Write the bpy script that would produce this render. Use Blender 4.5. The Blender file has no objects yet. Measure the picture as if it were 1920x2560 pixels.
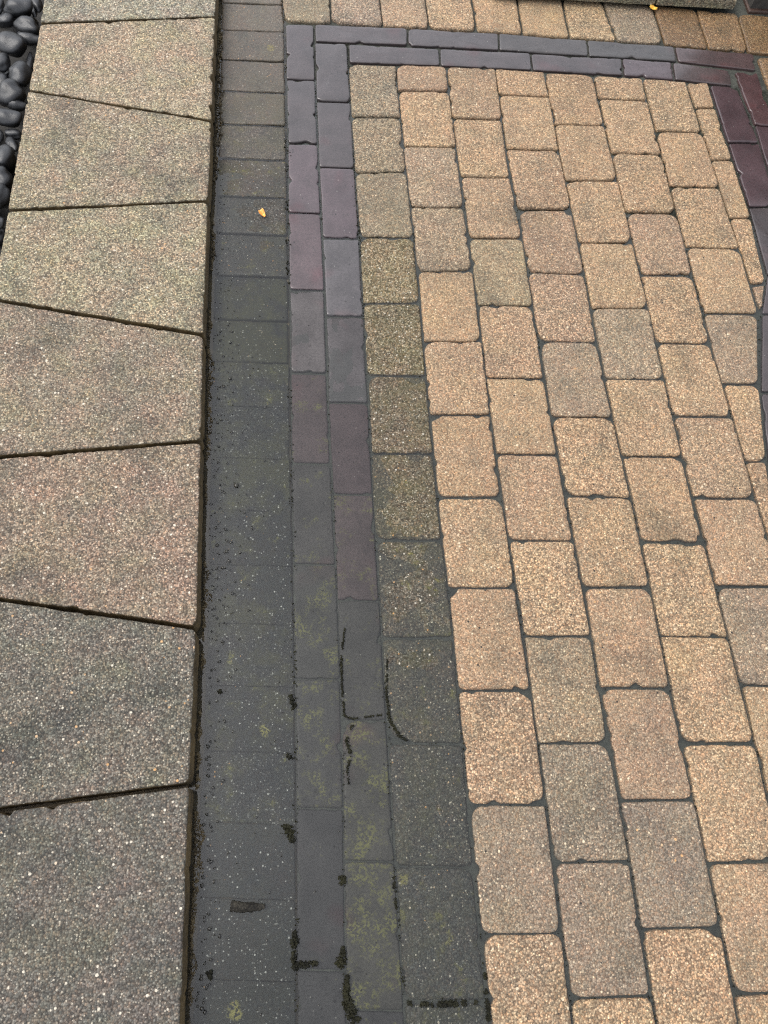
import bpy, math, random
from mathutils import Vector, Matrix, noise
random.seed(7)
scene = bpy.context.scene
COL = scene.collection

# ------------------------------------------------------------------ camera
F_PX, W_PX, H_PX = 1923.0, 1920.0, 2560.0
CAM_H = 1.55
D_Y = Vector((-293.0, -4600.0, F_PX)).normalized()          # world +Y seen in camera axes (x right, y down, z forward)
_vx = 20000.0
D_X = Vector((_vx, (F_PX ** 2 - 293.0 * _vx) / 4600.0, F_PX)).normalized()
D_Z = D_X.cross(D_Y).normalized()
cam = bpy.data.cameras.new("camera")
cam.sensor_fit = 'VERTICAL'
cam.sensor_height = 36.0
cam.lens = F_PX / H_PX * 36.0
cam.clip_start = 0.02
cam.clip_end = 500.0
cam_ob = bpy.data.objects.new("camera", cam)
right = Vector((D_X.x, D_Y.x, D_Z.x)); down = Vector((D_X.y, D_Y.y, D_Z.y)); fwd = Vector((D_X.z, D_Y.z, D_Z.z))
m = Matrix((( right.x, -down.x, -fwd.x, 0.0), (right.y, -down.y, -fwd.y, 0.0), (right.z, -down.z, -fwd.z, CAM_H), (0, 0, 0, 1)))
cam_ob.matrix_world = m
COL.objects.link(cam_ob)
scene.camera = cam_ob

# ------------------------------------------------------------------ sky, sun, exposure
SUN_EL, SUN_AZ = math.radians(58), math.radians(-70)         # azimuth from +Y, towards +X
world = bpy.data.worlds.new("World"); scene.world = world; world.use_nodes = True
nt = world.node_tree; nt.nodes.clear()
sky = nt.nodes.new("ShaderNodeTexSky"); sky.sky_type = 'NISHITA'; sky.sun_disc = False
sky.sun_elevation = SUN_EL; sky.sun_rotation = SUN_AZ
sky.air_density = 1.0; sky.dust_density = 2.5; sky.ozone_density = 1.0
hsv = nt.nodes.new("ShaderNodeHueSaturation"); hsv.inputs["Saturation"].default_value = 0.26   # cloud cover
tc = nt.nodes.new("ShaderNodeTexCoord")
cn = nt.nodes.new("ShaderNodeTexNoise"); cn.inputs["Scale"].default_value = 1.6; cn.inputs["Detail"].default_value = 4
cr = nt.nodes.new("ShaderNodeMapRange"); cr.inputs["To Min"].default_value = 0.8; cr.inputs["To Max"].default_value = 1.25
sx = nt.nodes.new("ShaderNodeSeparateXYZ")                     # overcast sky: brighter overhead than at the horizon
ze = nt.nodes.new("ShaderNodeMapRange"); ze.inputs["From Min"].default_value = 0.0; ze.inputs["From Max"].default_value = 1.0
ze.inputs["To Min"].default_value = 0.9; ze.inputs["To Max"].default_value = 1.45
zm = nt.nodes.new("ShaderNodeMath"); zm.operation = 'MULTIPLY'
cm = nt.nodes.new("ShaderNodeMix"); cm.data_type = 'RGBA'; cm.blend_type = 'MULTIPLY'; cm.inputs[0].default_value = 1.0
bg = nt.nodes.new("ShaderNodeBackground"); bg.inputs["Strength"].default_value = 0.15
wo = nt.nodes.new("ShaderNodeOutputWorld")
L = nt.links.new
L(sky.outputs[0], hsv.inputs["Color"]); L(tc.outputs["Generated"], cn.inputs["Vector"]); L(cn.outputs[0], cr.inputs["Value"])
L(hsv.outputs[0], cm.inputs[6]); L(tc.outputs["Generated"], sx.inputs[0]); L(sx.outputs[2], ze.inputs["Value"]); L(ze.outputs[0], zm.inputs[0]); L(cr.outputs[0], zm.inputs[1]); L(zm.outputs[0], cm.inputs[7]); L(cm.outputs[2], bg.inputs["Color"]); L(bg.outputs[0], wo.inputs[0])

sun = bpy.data.lights.new("sun", 'SUN'); sun.energy = 0.8; sun.angle = math.radians(22); sun.color = (1.0, 0.95, 0.87)
sun_ob = bpy.data.objects.new("sun", sun); COL.objects.link(sun_ob)
sd = Vector((math.sin(SUN_AZ) * math.cos(SUN_EL), math.cos(SUN_AZ) * math.cos(SUN_EL), math.sin(SUN_EL)))
sun_ob.rotation_euler = sd.to_track_quat('Z', 'Y').to_euler()
sun_ob.location = sd * 5

vs = scene.view_settings
vs.view_transform = 'Standard'; vs.look = 'None'; vs.exposure = 1.06; vs.gamma = 1.0; vs.use_curve_mapping = False
scene.render.engine = 'CYCLES'
scene.cycles.use_denoising = False; scene.cycles.filter_width = 1.3
scene.cycles.max_bounces = 6; scene.cycles.diffuse_bounces = 3; scene.cycles.transparent_max_bounces = 8

# ------------------------------------------------------------------ helpers
def P(x, y, z=0.0):
    """pixel of the photograph -> point of the horizontal plane at height z"""
    r = Vector((x - W_PX / 2, y - H_PX / 2, F_PX))
    w = Vector((r.dot(D_X), r.dot(D_Y), r.dot(D_Z)))
    t = (z - CAM_H) / w.z
    return Vector((w.x * t, w.y * t, z))

def lerp_poly(poly, y):
    if y <= poly[0][1]: a, b = poly[0], poly[1]
    elif y >= poly[-1][1]: a, b = poly[-2], poly[-1]
    else:
        for a, b in zip(poly, poly[1:]):
            if a[1] <= y <= b[1]: break
    t = (y - a[1]) / (b[1] - a[1])
    return a[0] + (b[0] - a[0]) * t

def mesh_obj(name, verts, faces, mat, parent=None, origin=None, smooth=True):
    o0 = origin if origin is not None else Vector((0, 0, 0))
    me = bpy.data.meshes.new(name)
    me.from_pydata([(v[0] - o0[0], v[1] - o0[1], v[2] - o0[2]) for v in verts], [], faces)
    for mm in (mat if isinstance(mat, (list, tuple)) else [mat]): me.materials.append(mm)
    if smooth: me.polygons.foreach_set("use_smooth", [True] * len(me.polygons))
    me.update()
    ob = bpy.data.objects.new(name, me); COL.objects.link(ob)
    ob.location = o0
    if parent is not None:
        ob.parent = parent
        ob.matrix_parent_inverse = Matrix.Translation(-parent.location)
    return ob

def tag(o, label=None, cat=None, group=None, kind=None):
    if label: o["label"] = label
    if cat: o["category"] = cat
    if group: o["group"] = group
    if kind: o["kind"] = kind
    return o

def inset_quad(q, g):
    """move each edge of a polygon (list of 2-D points, any winding) inwards by g"""
    n = len(q); c = sum(q, Vector((0, 0))) / n
    lines = []
    for i in range(n):
        a, b = q[i], q[(i + 1) % n]
        d = (b - a).normalized(); nn = Vector((-d.y, d.x))
        if nn.dot(c - a) < 0: nn = -nn
        gg = g[i] if isinstance(g, (list, tuple)) else g
        lines.append((a + nn * gg, d))
    out = []
    for i in range(n):
        p1, d1 = lines[i - 1]; p2, d2 = lines[i]
        cr_ = d1.x * d2.y - d1.y * d2.x
        if abs(cr_) < 1e-6: out.append(p2.copy()); continue
        t = ((p2.x - p1.x) * d2.y - (p2.y - p1.y) * d2.x) / cr_
        out.append(p1 + d1 * t)
    return out

def outline(q, radii, step, wob, seed, wob_scale=70.0, chip=0.0):
    """rounded, slightly uneven outline of a polygon"""
    n = len(q); pts = []
    for i in range(n):
        p, a, b = q[i], q[i - 1], q[(i + 1) % n]
        da, db = (a - p), (b - p)
        r = min(radii[i], da.length * 0.45, db.length * 0.45)
        s, e = p + da.normalized() * r, p + db.normalized() * r
        k = 6
        for j in range(k + 1):
            t = j / k
            pts.append(s * (1 - t) ** 2 + p * 2 * t * (1 - t) + e * t * t)
        nb = q[(i + 1) % n]
        r2 = min(radii[(i + 1) % n], (nb - p).length * 0.45)
        end = nb + (p - nb).normalized() * r2
        m_ = max(1, int((end - e).length / step))
        for j in range(1, m_):
            pts.append(e.lerp(end, j / m_))
    c = sum(pts, Vector((0, 0))) / len(pts)
    out = []
    for p in pts:
        d = (p - c).normalized()
        w = noise.noise(Vector((p.x * wob_scale, p.y * wob_scale, seed))) * wob + noise.noise(Vector((p.x * 18, p.y * 18, seed + 9))) * wob * 1.3
        ch = noise.noise(Vector((p.x * 38, p.y * 38, seed + 21)))
        if ch > 0.33: w -= (ch - 0.33) * chip
        out.append(p + d * w)
    return out, c

def block(name, quad, ztop, mat, parent, color, gap=0.004, radii=None, cham=0.006, depth=0.05, wob=0.0009, step=0.014,
          znoise=0.0008, wet=0.0, algae=0, dome=0.0, tilt=(0, 0), side_slot=None, jag=0.0, wob_scale=70.0, chip=0.0):
    """one paving unit: rounded outline, worn arris, slightly uneven top"""
    seed = random.random() * 100
    q = inset_quad([Vector((p[0], p[1])) for p in quad], gap)
    if radii is None: radii = [random.uniform(0.008, 0.02) for _ in q]
    pts, c = outline(q, radii, step, wob, seed, wob_scale, chip)
    n = len(pts)
    verts, faces, slots = [], [], []
    rings = [('b', 0.0, -depth), ('s', 0.0, -cham * 1.6), ('s', 0.10, -cham * 0.85), ('s', 0.42, -cham * 0.36), ('s', 1.0, -cham * 0.07),
             ('s', 2.0, 0.0), ('f', 0.74, 0), ('f', 0.48, 0), ('f', 0.22, 0)]
    def zt(x, y):
        v = noise.noise(Vector((x * 14, y * 14, seed))) * znoise + noise.noise(Vector((x * 45, y * 45, seed + 3))) * znoise * 0.5
        return ztop + v + tilt[0] * (x - c.x) + tilt[1] * (y - c.y)
    for kind, a, dz in rings:
        for p in pts:
            d = p - c; ln = d.length
            if kind == 'f':
                pp = c + d * (a * (1 - cham * 2.0 / ln))
                k = 1 - a * a
            else:
                pp = c + d * max(0.05, 1 - a * cham / ln)
                k = 0.0
                if jag and kind == 's' and a < 0.05:
                    pp = pp + d.normalized() * (noise.noise(Vector((p.x * 60, p.y * 60, seed + 5))) * jag + abs(noise.noise(Vector((p.x * 25, p.y * 25, seed + 8)))) * jag)
            z = (zt(pp.x, pp.y) + dz + dome * k) if kind != 'b' else ztop - depth
            verts.append((pp.x, pp.y, z))
    nr = len(rings)
    for r in range(nr - 1):
        for i in range(n):
            j = (i + 1) % n
            faces.append((r * n + i, r * n + j, (r + 1) * n + j, (r + 1) * n + i))
            slots.append(1 if (side_slot is not None and r < 2) else 0)
    verts.append((c.x, c.y, zt(c.x, c.y) + dome))
    for i in range(n):
        faces.append(((nr - 1) * n + i, (nr - 1) * n + (i + 1) % n, len(verts) - 1)); slots.append(0)
    # winding check
    ar = sum(pts[i].x * pts[(i + 1) % n].y - pts[(i + 1) % n].x * pts[i].y for i in range(n))
    if ar < 0: faces = [tuple(reversed(f)) for f in faces]
    mats = [mat] if side_slot is None else [mat, side_slot]
    ob = mesh_obj(name, verts, faces, mats, parent, Vector((c.x, c.y, ztop)))
    if side_slot is not None: ob.data.polygons.foreach_set("material_index", slots)
    ob.color = (color[0], color[1], color[2], wet)
    ob.pass_index = int(algae)
    return ob

# ------------------------------------------------------------------ materials
class NT:
    def __init__(s, name):
        s.m = bpy.data.materials.new(name); s.m.use_nodes = True; s.t = s.m.node_tree; s.t.nodes.clear()
        s.out = s.t.nodes.new("ShaderNodeOutputMaterial")
    def n(s, typ, **kw):
        nd = s.t.nodes.new(typ)
        for k, v in kw.items():
            if hasattr(nd, k) and k not in ("Scale",): setattr(nd, k, v)
            else: nd.inputs[k].default_value = v
        return nd
    def l(s, a, b): s.t.links.new(a, b)
    def math(s, op, a, b=None, clamp=False):
        nd = s.t.nodes.new("ShaderNodeMath"); nd.operation = op; nd.use_clamp = clamp
        for i, v in enumerate((a, b)):
            if v is None: continue
            if isinstance(v, (int, float)): nd.inputs[i].default_value = v
            else: s.l(v, nd.inputs[i])
        return nd.outputs[0]
    def mix(s, fac, a, b, mode='MIX'):
        nd = s.t.nodes.new("ShaderNodeMix"); nd.data_type = 'RGBA'; nd.blend_type = mode; nd.clamp_result = False
        for i, v in ((0, fac), (6, a), (7, b)):
            if isinstance(v, (int, float)): nd.inputs[i].default_value = v
            elif isinstance(v, tuple): nd.inputs[i].default_value = (v[0], v[1], v[2], 1)
            else: s.l(v, nd.inputs[i])
        return nd.outputs[2]
    def ramp(s, fac, stops):
        nd = s.t.nodes.new("ShaderNodeValToRGB"); e = nd.color_ramp.elements
        while len(e) < len(stops): e.new(0.5)
        for el, (p, v) in zip(e, stops):
            el.position = p; el.color = (v, v, v, 1) if isinstance(v, (int, float)) else (v[0], v[1], v[2], 1)
        s.l(fac, nd.inputs[0]); return nd.outputs[0]
    def step(s, v, lo, hi):
        nd = s.t.nodes.new("ShaderNodeMapRange"); nd.interpolation_type = 'SMOOTHSTEP'
        nd.inputs["From Min"].default_value = lo; nd.inputs["From Max"].default_value = hi
        s.l(v, nd.inputs["Value"]); return nd.outputs[0]

def mat_aggregate(name, grain=420.0, contrast=1.0, pale=(0.62, 0.54, 0.42), pale_amt=0.93, bump=0.6, rough=0.85, pale_scale=120.0, tint=1.0,
                  speck_amt=0.7, speck_scale=330.0, speck_gain=2.1, speck_pale=0.45, lichen=0.0, stain=0.5, stain_scale=4.0, olive=0.0, vary=0.7, gapdark=0.55, spec=0.5):
    """exposed-aggregate concrete; colour from the block, alpha = how soaked it is, index = algae"""
    g = NT(name)
    pos = g.n("ShaderNodeNewGeometry").outputs["Position"]
    oi = g.n("ShaderNodeObjectInfo")
    v1 = g.n("ShaderNodeTexVoronoi", Scale=grain); g.l(pos, v1.inputs["Vector"])
    s1 = g.n("ShaderNodeSeparateColor"); g.l(v1.outputs["Color"], s1.inputs[0])
    r1 = s1.outputs[0]
    k = contrast
    val = g.ramp(r1, [(0.0, 1 - 0.62 * k), (0.35, 1 - 0.25 * k), (0.65, 1.0), (0.85, 1 + 0.35 * k), (1.0, 1 + 0.8 * k)])
    val = g.mix(g.math('MULTIPLY', oi.outputs['Random'], vary), val, (1, 1, 1))
    n1 = g.n("ShaderNodeTexNoise", Scale=11.0, Detail=5.0, Roughness=0.6); g.l(pos, n1.inputs["Vector"])
    n2 = g.n("ShaderNodeTexNoise", Scale=16.0, Detail=4.0)
    off = g.n("ShaderNodeVectorMath", operation='ADD'); off.inputs[1].default_value = (7.3, 2.1, 4.4)
    g.l(pos, off.inputs[0]); g.l(off.outputs[0], n2.inputs["Vector"])
    base = oi.outputs["Color"]
    tone = g.ramp(n1.outputs[0], [(0.28, (0.70, 0.74, 0.77)), (0.46, (1, 1, 1)), (0.75, (1.12, 1.10, 1.05))])
    tin = g.ramp(n2.outputs[0], [(0.3, (1 - .01 * tint, 1 + .015 * tint, 1 - .05 * tint)), (0.5, (1, 1, 1)), (0.7, (1 + .05 * tint, 1 - .02 * tint, 1 - 0.01 * tint))])
    c = g.mix(1.0, base, val, 'MULTIPLY'); c = g.mix(1.0, c, tone, 'MULTIPLY'); c = g.mix(1.0, c, tin, 'MULTIPLY')
    hue = g.ramp(s1.outputs[1], [(0.0, (1.15, 0.95, 0.82)), (0.5, (1, 1, 1)), (1.0, (0.94, 1.02, 1.08))])
    c = g.mix(0.8, c, hue, 'MULTIPLY')
    # damp smudges and dirt running across neighbouring blocks
    n7 = g.n("ShaderNodeTexNoise", Scale=stain_scale, Detail=5.0, Roughness=0.62, Distortion=0.6); g.l(off.outputs[0], n7.inputs["Vector"])
    sm = g.math('MULTIPLY', g.step(n7.outputs[0], 0.52, 0.72), stain)
    c = g.mix(sm, c, g.mix(1.0, c, (0.50, 0.53, 0.55), 'MULTIPLY'))
    # dark gaps between the grains
    gapm = g.step(v1.outputs["Distance"], 0.42, 0.75)
    c = g.mix(g.math('MULTIPLY', gapm, gapdark), c, g.mix(1.0, c, (0.25, 0.22, 0.2), 'MULTIPLY'))
    # small light grains
    v4 = g.n("ShaderNodeTexVoronoi", Scale=speck_scale); g.l(off.outputs[0], v4.inputs["Vector"])
    s4 = g.n("ShaderNodeSeparateColor"); g.l(v4.outputs["Color"], s4.inputs[0])
    m4 = g.math('MULTIPLY', g.math('GREATER_THAN', s4.outputs[0], g.math('ADD', speck_amt - 0.10, g.math('MULTIPLY', oi.outputs['Random'], 0.24))), g.math('LESS_THAN', v4.outputs["Distance"], g.math('ADD', 0.14, g.math('MULTIPLY', s4.outputs[1], 0.32))))
    gain = g.mix(1.0, c, (speck_gain, speck_gain * 0.98, speck_gain * 0.92), 'MULTIPLY')
    c = g.mix(m4, c, g.mix(speck_pale, gain, pale))
    # pale pebbles
    v2 = g.n("ShaderNodeTexVoronoi", Scale=pale_scale); g.l(pos, v2.inputs["Vector"])
    s2 = g.n("ShaderNodeSeparateColor"); g.l(v2.outputs["Color"], s2.inputs[0])
    sel = g.math('GREATER_THAN', s2.outputs[0], g.math('ADD', pale_amt + 0.2, g.math('MULTIPLY', n2.outputs[0], -0.4)))
    rad = g.math('ADD', 0.08, g.math('MULTIPLY', s2.outputs[1], 0.3))
    ins = g.math('LESS_THAN', v2.outputs["Distance"], rad)
    pm = g.math('MULTIPLY', sel, ins)
    pc = g.mix(g.step(s2.outputs[2], 0.7, 0.95), pale, (0.42, 0.24, 0.10))
    pm = g.math('MULTIPLY', pm, g.math('ADD', 0.25, g.math('MULTIPLY', s2.outputs[1], 0.75)))
    c = g.mix(pm, c, pc)
    # dark pits
    v3 = g.n("ShaderNodeTexVoronoi", Scale=90.0); g.l(pos, v3.inputs["Vector"])
    s3 = g.n("ShaderNodeSeparateColor"); g.l(v3.outputs["Color"], s3.inputs[0])
    pit = g.math('MULTIPLY', g.math('GREATER_THAN', s3.outputs[0], 0.97), g.math('LESS_THAN', v3.outputs["Distance"], 0.2))
    c = g.mix(pit, c, (0.02, 0.017, 0.014))
    # algae
    n3 = g.n("ShaderNodeTexNoise", Scale=26.0, Detail=6.0, Roughness=0.7); g.l(pos, n3.inputs["Vector"])
    al = g.math('MULTIPLY', oi.outputs["Object Index"], 0.01)
    thr = g.math('SUBTRACT', 0.82, g.math('MULTIPLY', al, 0.45))
    am = g.step(g.math('SUBTRACT', n3.outputs[0], thr), 0.0, 0.10)
    am = g.math('MULTIPLY', am, g.math('ADD', 0.2, g.math('MULTIPLY', s1.outputs[2], 0.6)))
    am = g.math('MULTIPLY', am, g.math('GREATER_THAN', al, 0.01))
    c = g.mix(am, c, (0.15, 0.145, 0.04))
    if olive:
        oc = g.step(g.math('ADD', n7.outputs[0], g.math('MULTIPLY', g.math('SUBTRACT', n3.outputs[0], 0.5), 0.8)), 0.40, 0.62)
        c = g.mix(g.math('MULTIPLY', g.math('MULTIPLY', oc, olive), g.math('MULTIPLY', g.math('ADD', 0.35, g.math('MULTIPLY', s1.outputs[2], 0.65)), g.math('MINIMUM', 1.0, g.math('MULTIPLY', al, 3.0)))), c, (0.095, 0.092, 0.030))
    if lichen:
        v6 = g.n("ShaderNodeTexVoronoi", Scale=13.0); g.l(off.outputs[0], v6.inputs["Vector"])
        s6 = g.n("ShaderNodeSeparateColor"); g.l(v6.outputs["Color"], s6.inputs[0])
        rad6 = g.math('ADD', g.math('MULTIPLY', s6.outputs[1], 0.06), g.math('MULTIPLY', g.math('SUBTRACT', n3.outputs[0], 0.32), 0.7))
        m6 = g.math('MULTIPLY', g.math('GREATER_THAN', s6.outputs[0], 1.0 - lichen), g.step(g.math('SUBTRACT', rad6, v6.outputs["Distance"]), -0.02, 0.08))
        c = g.mix(g.math('MULTIPLY', m6, g.math('MULTIPLY', g.math('GREATER_THAN', s1.outputs[2], 0.35), 0.7)), c, (0.20, 0.185, 0.055))
    # soaked
    wet = oi.outputs["Alpha"]
    c = g.mix(wet, c, g.mix(1.0, c, (0.62, 0.55, 0.46), 'MULTIPLY'))
    bs = g.n("ShaderNodeBsdfPrincipled"); g.l(c, bs.inputs["Base Color"])
    g.l(g.math('ADD', spec, g.math('MULTIPLY', wet, max(0.0, 0.45 - spec))), bs.inputs["Specular IOR Level"])
    rr = g.math('SUBTRACT', rough, g.math('MULTIPLY', wet, rough - 0.3)); g.l(rr, bs.inputs["Roughness"])
    h = g.math('ADD', g.math('MULTIPLY', r1, 0.5), g.math('ADD', g.math('MULTIPLY', g.math('SUBTRACT', 1.0, v1.outputs["Distance"]), 0.8), g.math('MULTIPLY', m4, 0.5)))
    bp = g.n("ShaderNodeBump", Strength=bump, Distance=0.0014); g.l(h, bp.inputs["Height"]); g.l(bp.outputs[0], bs.inputs["Normal"])
    g.l(bs.outputs[0], g.out.inputs[0]); return g.m

def mat_brick(name):
    """smooth dark clay, wet; colour from the brick, index = algae"""
    g = NT(name)
    pos = g.n("ShaderNodeNewGeometry").outputs["Position"]
    oi = g.n("ShaderNodeObjectInfo")
    n1 = g.n("ShaderNodeTexNoise", Scale=13.0, Detail=5.0); g.l(pos, n1.inputs["Vector"])
    n2 = g.n("ShaderNodeTexNoise", Scale=300.0, Detail=2.0); g.l(pos, n2.inputs["Vector"])
    n3 = g.n("ShaderNodeTexNoise", Scale=9.0, Detail=2.0); of = g.n("ShaderNodeVectorMath", operation='ADD'); of.inputs[1].default_value = (3, 8, 1)
    g.l(pos, of.inputs[0]); g.l(of.outputs[0], n3.inputs["Vector"])
    tone = g.ramp(n1.outputs[0], [(0.3, 0.72), (0.5, 1.0), (0.72, 1.22)])
    c = g.mix(1.0, oi.outputs["Color"], tone, 'MULTIPLY')
    c = g.mix(1.0, c, g.ramp(n2.outputs[0], [(0.3, 0.75), (0.7, 1.25)]), 'MULTIPLY')
    c = g.mix(g.step(n3.outputs[0], 0.58, 0.75), c, g.mix(1.0, c, (1.18, 0.88, 0.90), 'MULTIPLY'))
    v2 = g.n("ShaderNodeTexVoronoi", Scale=210.0); g.l(pos, v2.inputs["Vector"])
    s2 = g.n("ShaderNodeSeparateColor"); g.l(v2.outputs["Color"], s2.inputs[0])
    pm = g.math('MULTIPLY', g.math('GREATER_THAN', s2.outputs[0], 0.975), g.math('LESS_THAN', v2.outputs["Distance"], g.math('MULTIPLY', s2.outputs[1], 0.26)))
    c = g.mix(g.math('MULTIPLY', pm, s2.outputs[2]), c, (0.30, 0.29, 0.26))
    n4 = g.n("ShaderNodeTexNoise", Scale=17.0, Detail=5.0, Roughness=0.72); g.l(pos, n4.inputs["Vector"])
    al = g.math('MULTIPLY', oi.outputs["Object Index"], 0.01)
    thr = g.math('SUBTRACT', 0.80, g.math('MULTIPLY', al, 0.5))
    am = g.step(g.math('SUBTRACT', n4.outputs[0], thr), 0.0, 0.14)
    v5 = g.n("ShaderNodeTexVoronoi", Scale=340.0); g.l(pos, v5.inputs["Vector"])
    s5 = g.n("ShaderNodeSeparateColor"); g.l(v5.outputs["Color"], s5.inputs[0])
    am = g.math('MULTIPLY', g.math('MULTIPLY', am, g.math('GREATER_THAN', al, 0.01)), g.step(s5.outputs[0], 0.35, 0.65))
    c = g.mix(g.math('MULTIPLY', am, 0.85), c, (0.118, 0.114, 0.044))
    # scuffs and pits
    n8 = g.n("ShaderNodeTexNoise", Scale=70.0, Detail=6.0, Roughness=0.75, Distortion=1.2); g.l(pos, n8.inputs["Vector"])
    c = g.mix(1.0, c, g.ramp(n8.outputs[0], [(0.32, 0.55), (0.45, 1.0), (0.62, 1.0), (0.75, 1.5)]), 'MULTIPLY')
    v9 = g.n("ShaderNodeTexVoronoi", Scale=130.0); g.l(of.outputs[0], v9.inputs["Vector"])
    s9 = g.n("ShaderNodeSeparateColor"); g.l(v9.outputs["Color"], s9.inputs[0])
    p9 = g.math('MULTIPLY', g.math('GREATER_THAN', s9.outputs[0], 0.93), g.math('LESS_THAN', v9.outputs["Distance"], g.math('MULTIPLY', s9.outputs[1], 0.3)))
    c = g.mix(p9, c, (0.012, 0.01, 0.01))
    bs = g.n("ShaderNodeBsdfPrincipled"); g.l(c, bs.inputs["Base Color"])
    rr = g.ramp(n8.outputs[0], [(0.3, 0.5), (0.6, 0.26)]); g.l(rr, bs.inputs["Roughness"])
    g.l(oi.outputs["Alpha"], bs.inputs["Coat Weight"]); g.l(g.math('ADD', 0.06, g.math('MULTIPLY', oi.outputs["Alpha"], 0.3)), bs.inputs["Specular IOR Level"]); g.l(g.ramp(n8.outputs[0], [(0.3, 0.35), (0.6, 0.12)]), bs.inputs["Coat Roughness"]); bs.inputs["Coat IOR"].default_value = 1.33
    bp = g.n("ShaderNodeBump", Strength=0.5, Distance=0.002); g.l(g.math('ADD', g.math('MULTIPLY', n8.outputs[0], 0.5), g.math('ADD', n1.outputs[0], g.math('MULTIPLY', p9, -0.5))), bp.inputs["Height"]); g.l(bp.outputs[0], bs.inputs["Normal"])
    g.l(bs.outputs[0], g.out.inputs[0]); return g.m

def mat_soil(name, a, b, scale=60.0, rough=0.9, bump=0.6, spec=0.5):
    g = NT(name)
    pos = g.n("ShaderNodeNewGeometry").outputs["Position"]
    n1 = g.n("ShaderNodeTexNoise", Scale=scale, Detail=6.0, Roughness=0.7); g.l(pos, n1.inputs["Vector"])
    n2 = g.n("ShaderNodeTexNoise", Scale=scale * 0.12, Detail=3.0); g.l(pos, n2.inputs["Vector"])
    f = g.math('ADD', g.math('MULTIPLY', n1.outputs[0], 0.6), g.math('MULTIPLY', n2.outputs[0], 0.4))
    c = g.mix(g.step(f, 0.35, 0.65), a, b)
    bs = g.n("ShaderNodeBsdfPrincipled", Roughness=rough); g.l(c, bs.inputs["Base Color"]); bs.inputs["Specular IOR Level"].default_value = spec
    bp = g.n("ShaderNodeBump", Strength=bump, Distance=0.004); g.l(n1.outputs[0], bp.inputs["Height"]); g.l(bp.outputs[0], bs.inputs["Normal"])
    g.l(bs.outputs[0], g.out.inputs[0]); return g.m

def mat_water(name):
    g = NT(name)
    pos = g.n("ShaderNodeNewGeometry").outputs["Position"]
    n1 = g.n("ShaderNodeTexNoise", Scale=22.0, Detail=2.0); g.l(pos, n1.inputs["Vector"])
    bp = g.n("ShaderNodeBump", Strength=0.05, Distance=0.002); g.l(n1.outputs[0], bp.inputs["Height"])
    fr = g.n("ShaderNodeFresnel", IOR=1.44); g.l(bp.outputs[0], fr.inputs["Normal"])
    tr = g.n("ShaderNodeBsdfTransparent"); tr.inputs[0].default_value = (0.90, 0.92, 0.90, 1)
    gl = g.n("ShaderNodeBsdfGlossy", Roughness=0.015); gl.inputs[0].default_value = (1, 1, 1, 1); g.l(bp.outputs[0], gl.inputs["Normal"])
    mx = g.n("ShaderNodeMixShader"); g.l(fr.outputs[0], mx.inputs[0]); g.l(tr.outputs[0], mx.inputs[1]); g.l(gl.outputs[0], mx.inputs[2])
    g.l(mx.outputs[0], g.out.inputs[0]); return g.m

def mat_pebble(name):
    g = NT(name)
    oi = g.n("ShaderNodeObjectInfo"); tcx = g.n("ShaderNodeTexCoord").outputs["Object"]
    n1 = g.n("ShaderNodeTexNoise", Scale=30.0, Detail=6.0, Roughness=0.65); g.l(tcx, n1.inputs["Vector"])
    n2 = g.n("ShaderNodeTexNoise", Scale=90.0, Detail=3.0); g.l(tcx, n2.inputs["Vector"])
    a = g.mix(oi.outputs["Random"], (0.004, 0.0045, 0.006), (0.020, 0.021, 0.023))
    c = g.mix(g.step(n1.outputs[0], 0.45, 0.75), a, (0.038, 0.039, 0.041))
    bs = g.n("ShaderNodeBsdfPrincipled"); g.l(c, bs.inputs["Base Color"])
    g.l(g.ramp(n1.outputs[0], [(0.3, 0.2), (0.7, 0.48)]), bs.inputs["Roughness"])
    bp = g.n("ShaderNodeBump", Strength=0.25, Distance=0.002); g.l(n2.outputs[0], bp.inputs["Height"]); g.l(bp.outputs[0], bs.inputs["Normal"])
    g.l(bs.outputs[0], g.out.inputs[0]); return g.m

def mat_plain(name, a, b, rough=0.5, scale=40.0, sss=0.0):
    g = NT(name)
    tcx = g.n("ShaderNodeTexCoord").outputs["Object"]
    n1 = g.n("ShaderNodeTexNoise", Scale=scale, Detail=4.0); g.l(tcx, n1.inputs["Vector"])
    c = g.mix(g.step(n1.outputs[0], 0.35, 0.65), a, b)
    bs = g.n("ShaderNodeBsdfPrincipled", Roughness=rough); g.l(c, bs.inputs["Base Color"])
    g.l(bs.outputs[0], g.out.inputs[0]); return g.m

M_TAN = mat_aggregate("tan_aggregate", grain=305, contrast=1.0, pale=(0.50, 0.41, 0.28), pale_amt=0.91, bump=1.1, gapdark=0.62, pale_scale=140, speck_amt=0.60, speck_scale=225, speck_gain=2.1, speck_pale=0.3, stain=0.5, stain_scale=5.0, tint=0.6, vary=0.5)
M_WTAN = mat_aggregate("damp_tan_aggregate", grain=310, contrast=1.1, pale=(0.50, 0.47, 0.40), pale_amt=0.86, bump=0.9, pale_scale=190, speck_amt=0.76, speck_scale=270, speck_gain=2.4, speck_pale=0.42, lichen=0.3, olive=0.26, vary=0.3, gapdark=0.7, spec=0.15)
M_SLAB = mat_aggregate("slab_aggregate", grain=300, contrast=1.15, pale=(0.50, 0.45, 0.36), pale_amt=0.89, bump=1.2, pale_scale=145, tint=1.6, speck_amt=0.64, speck_scale=235, speck_gain=2.3, speck_pale=0.36, stain=0.9, stain_scale=4.5, vary=0.15, gapdark=0.7)
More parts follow.
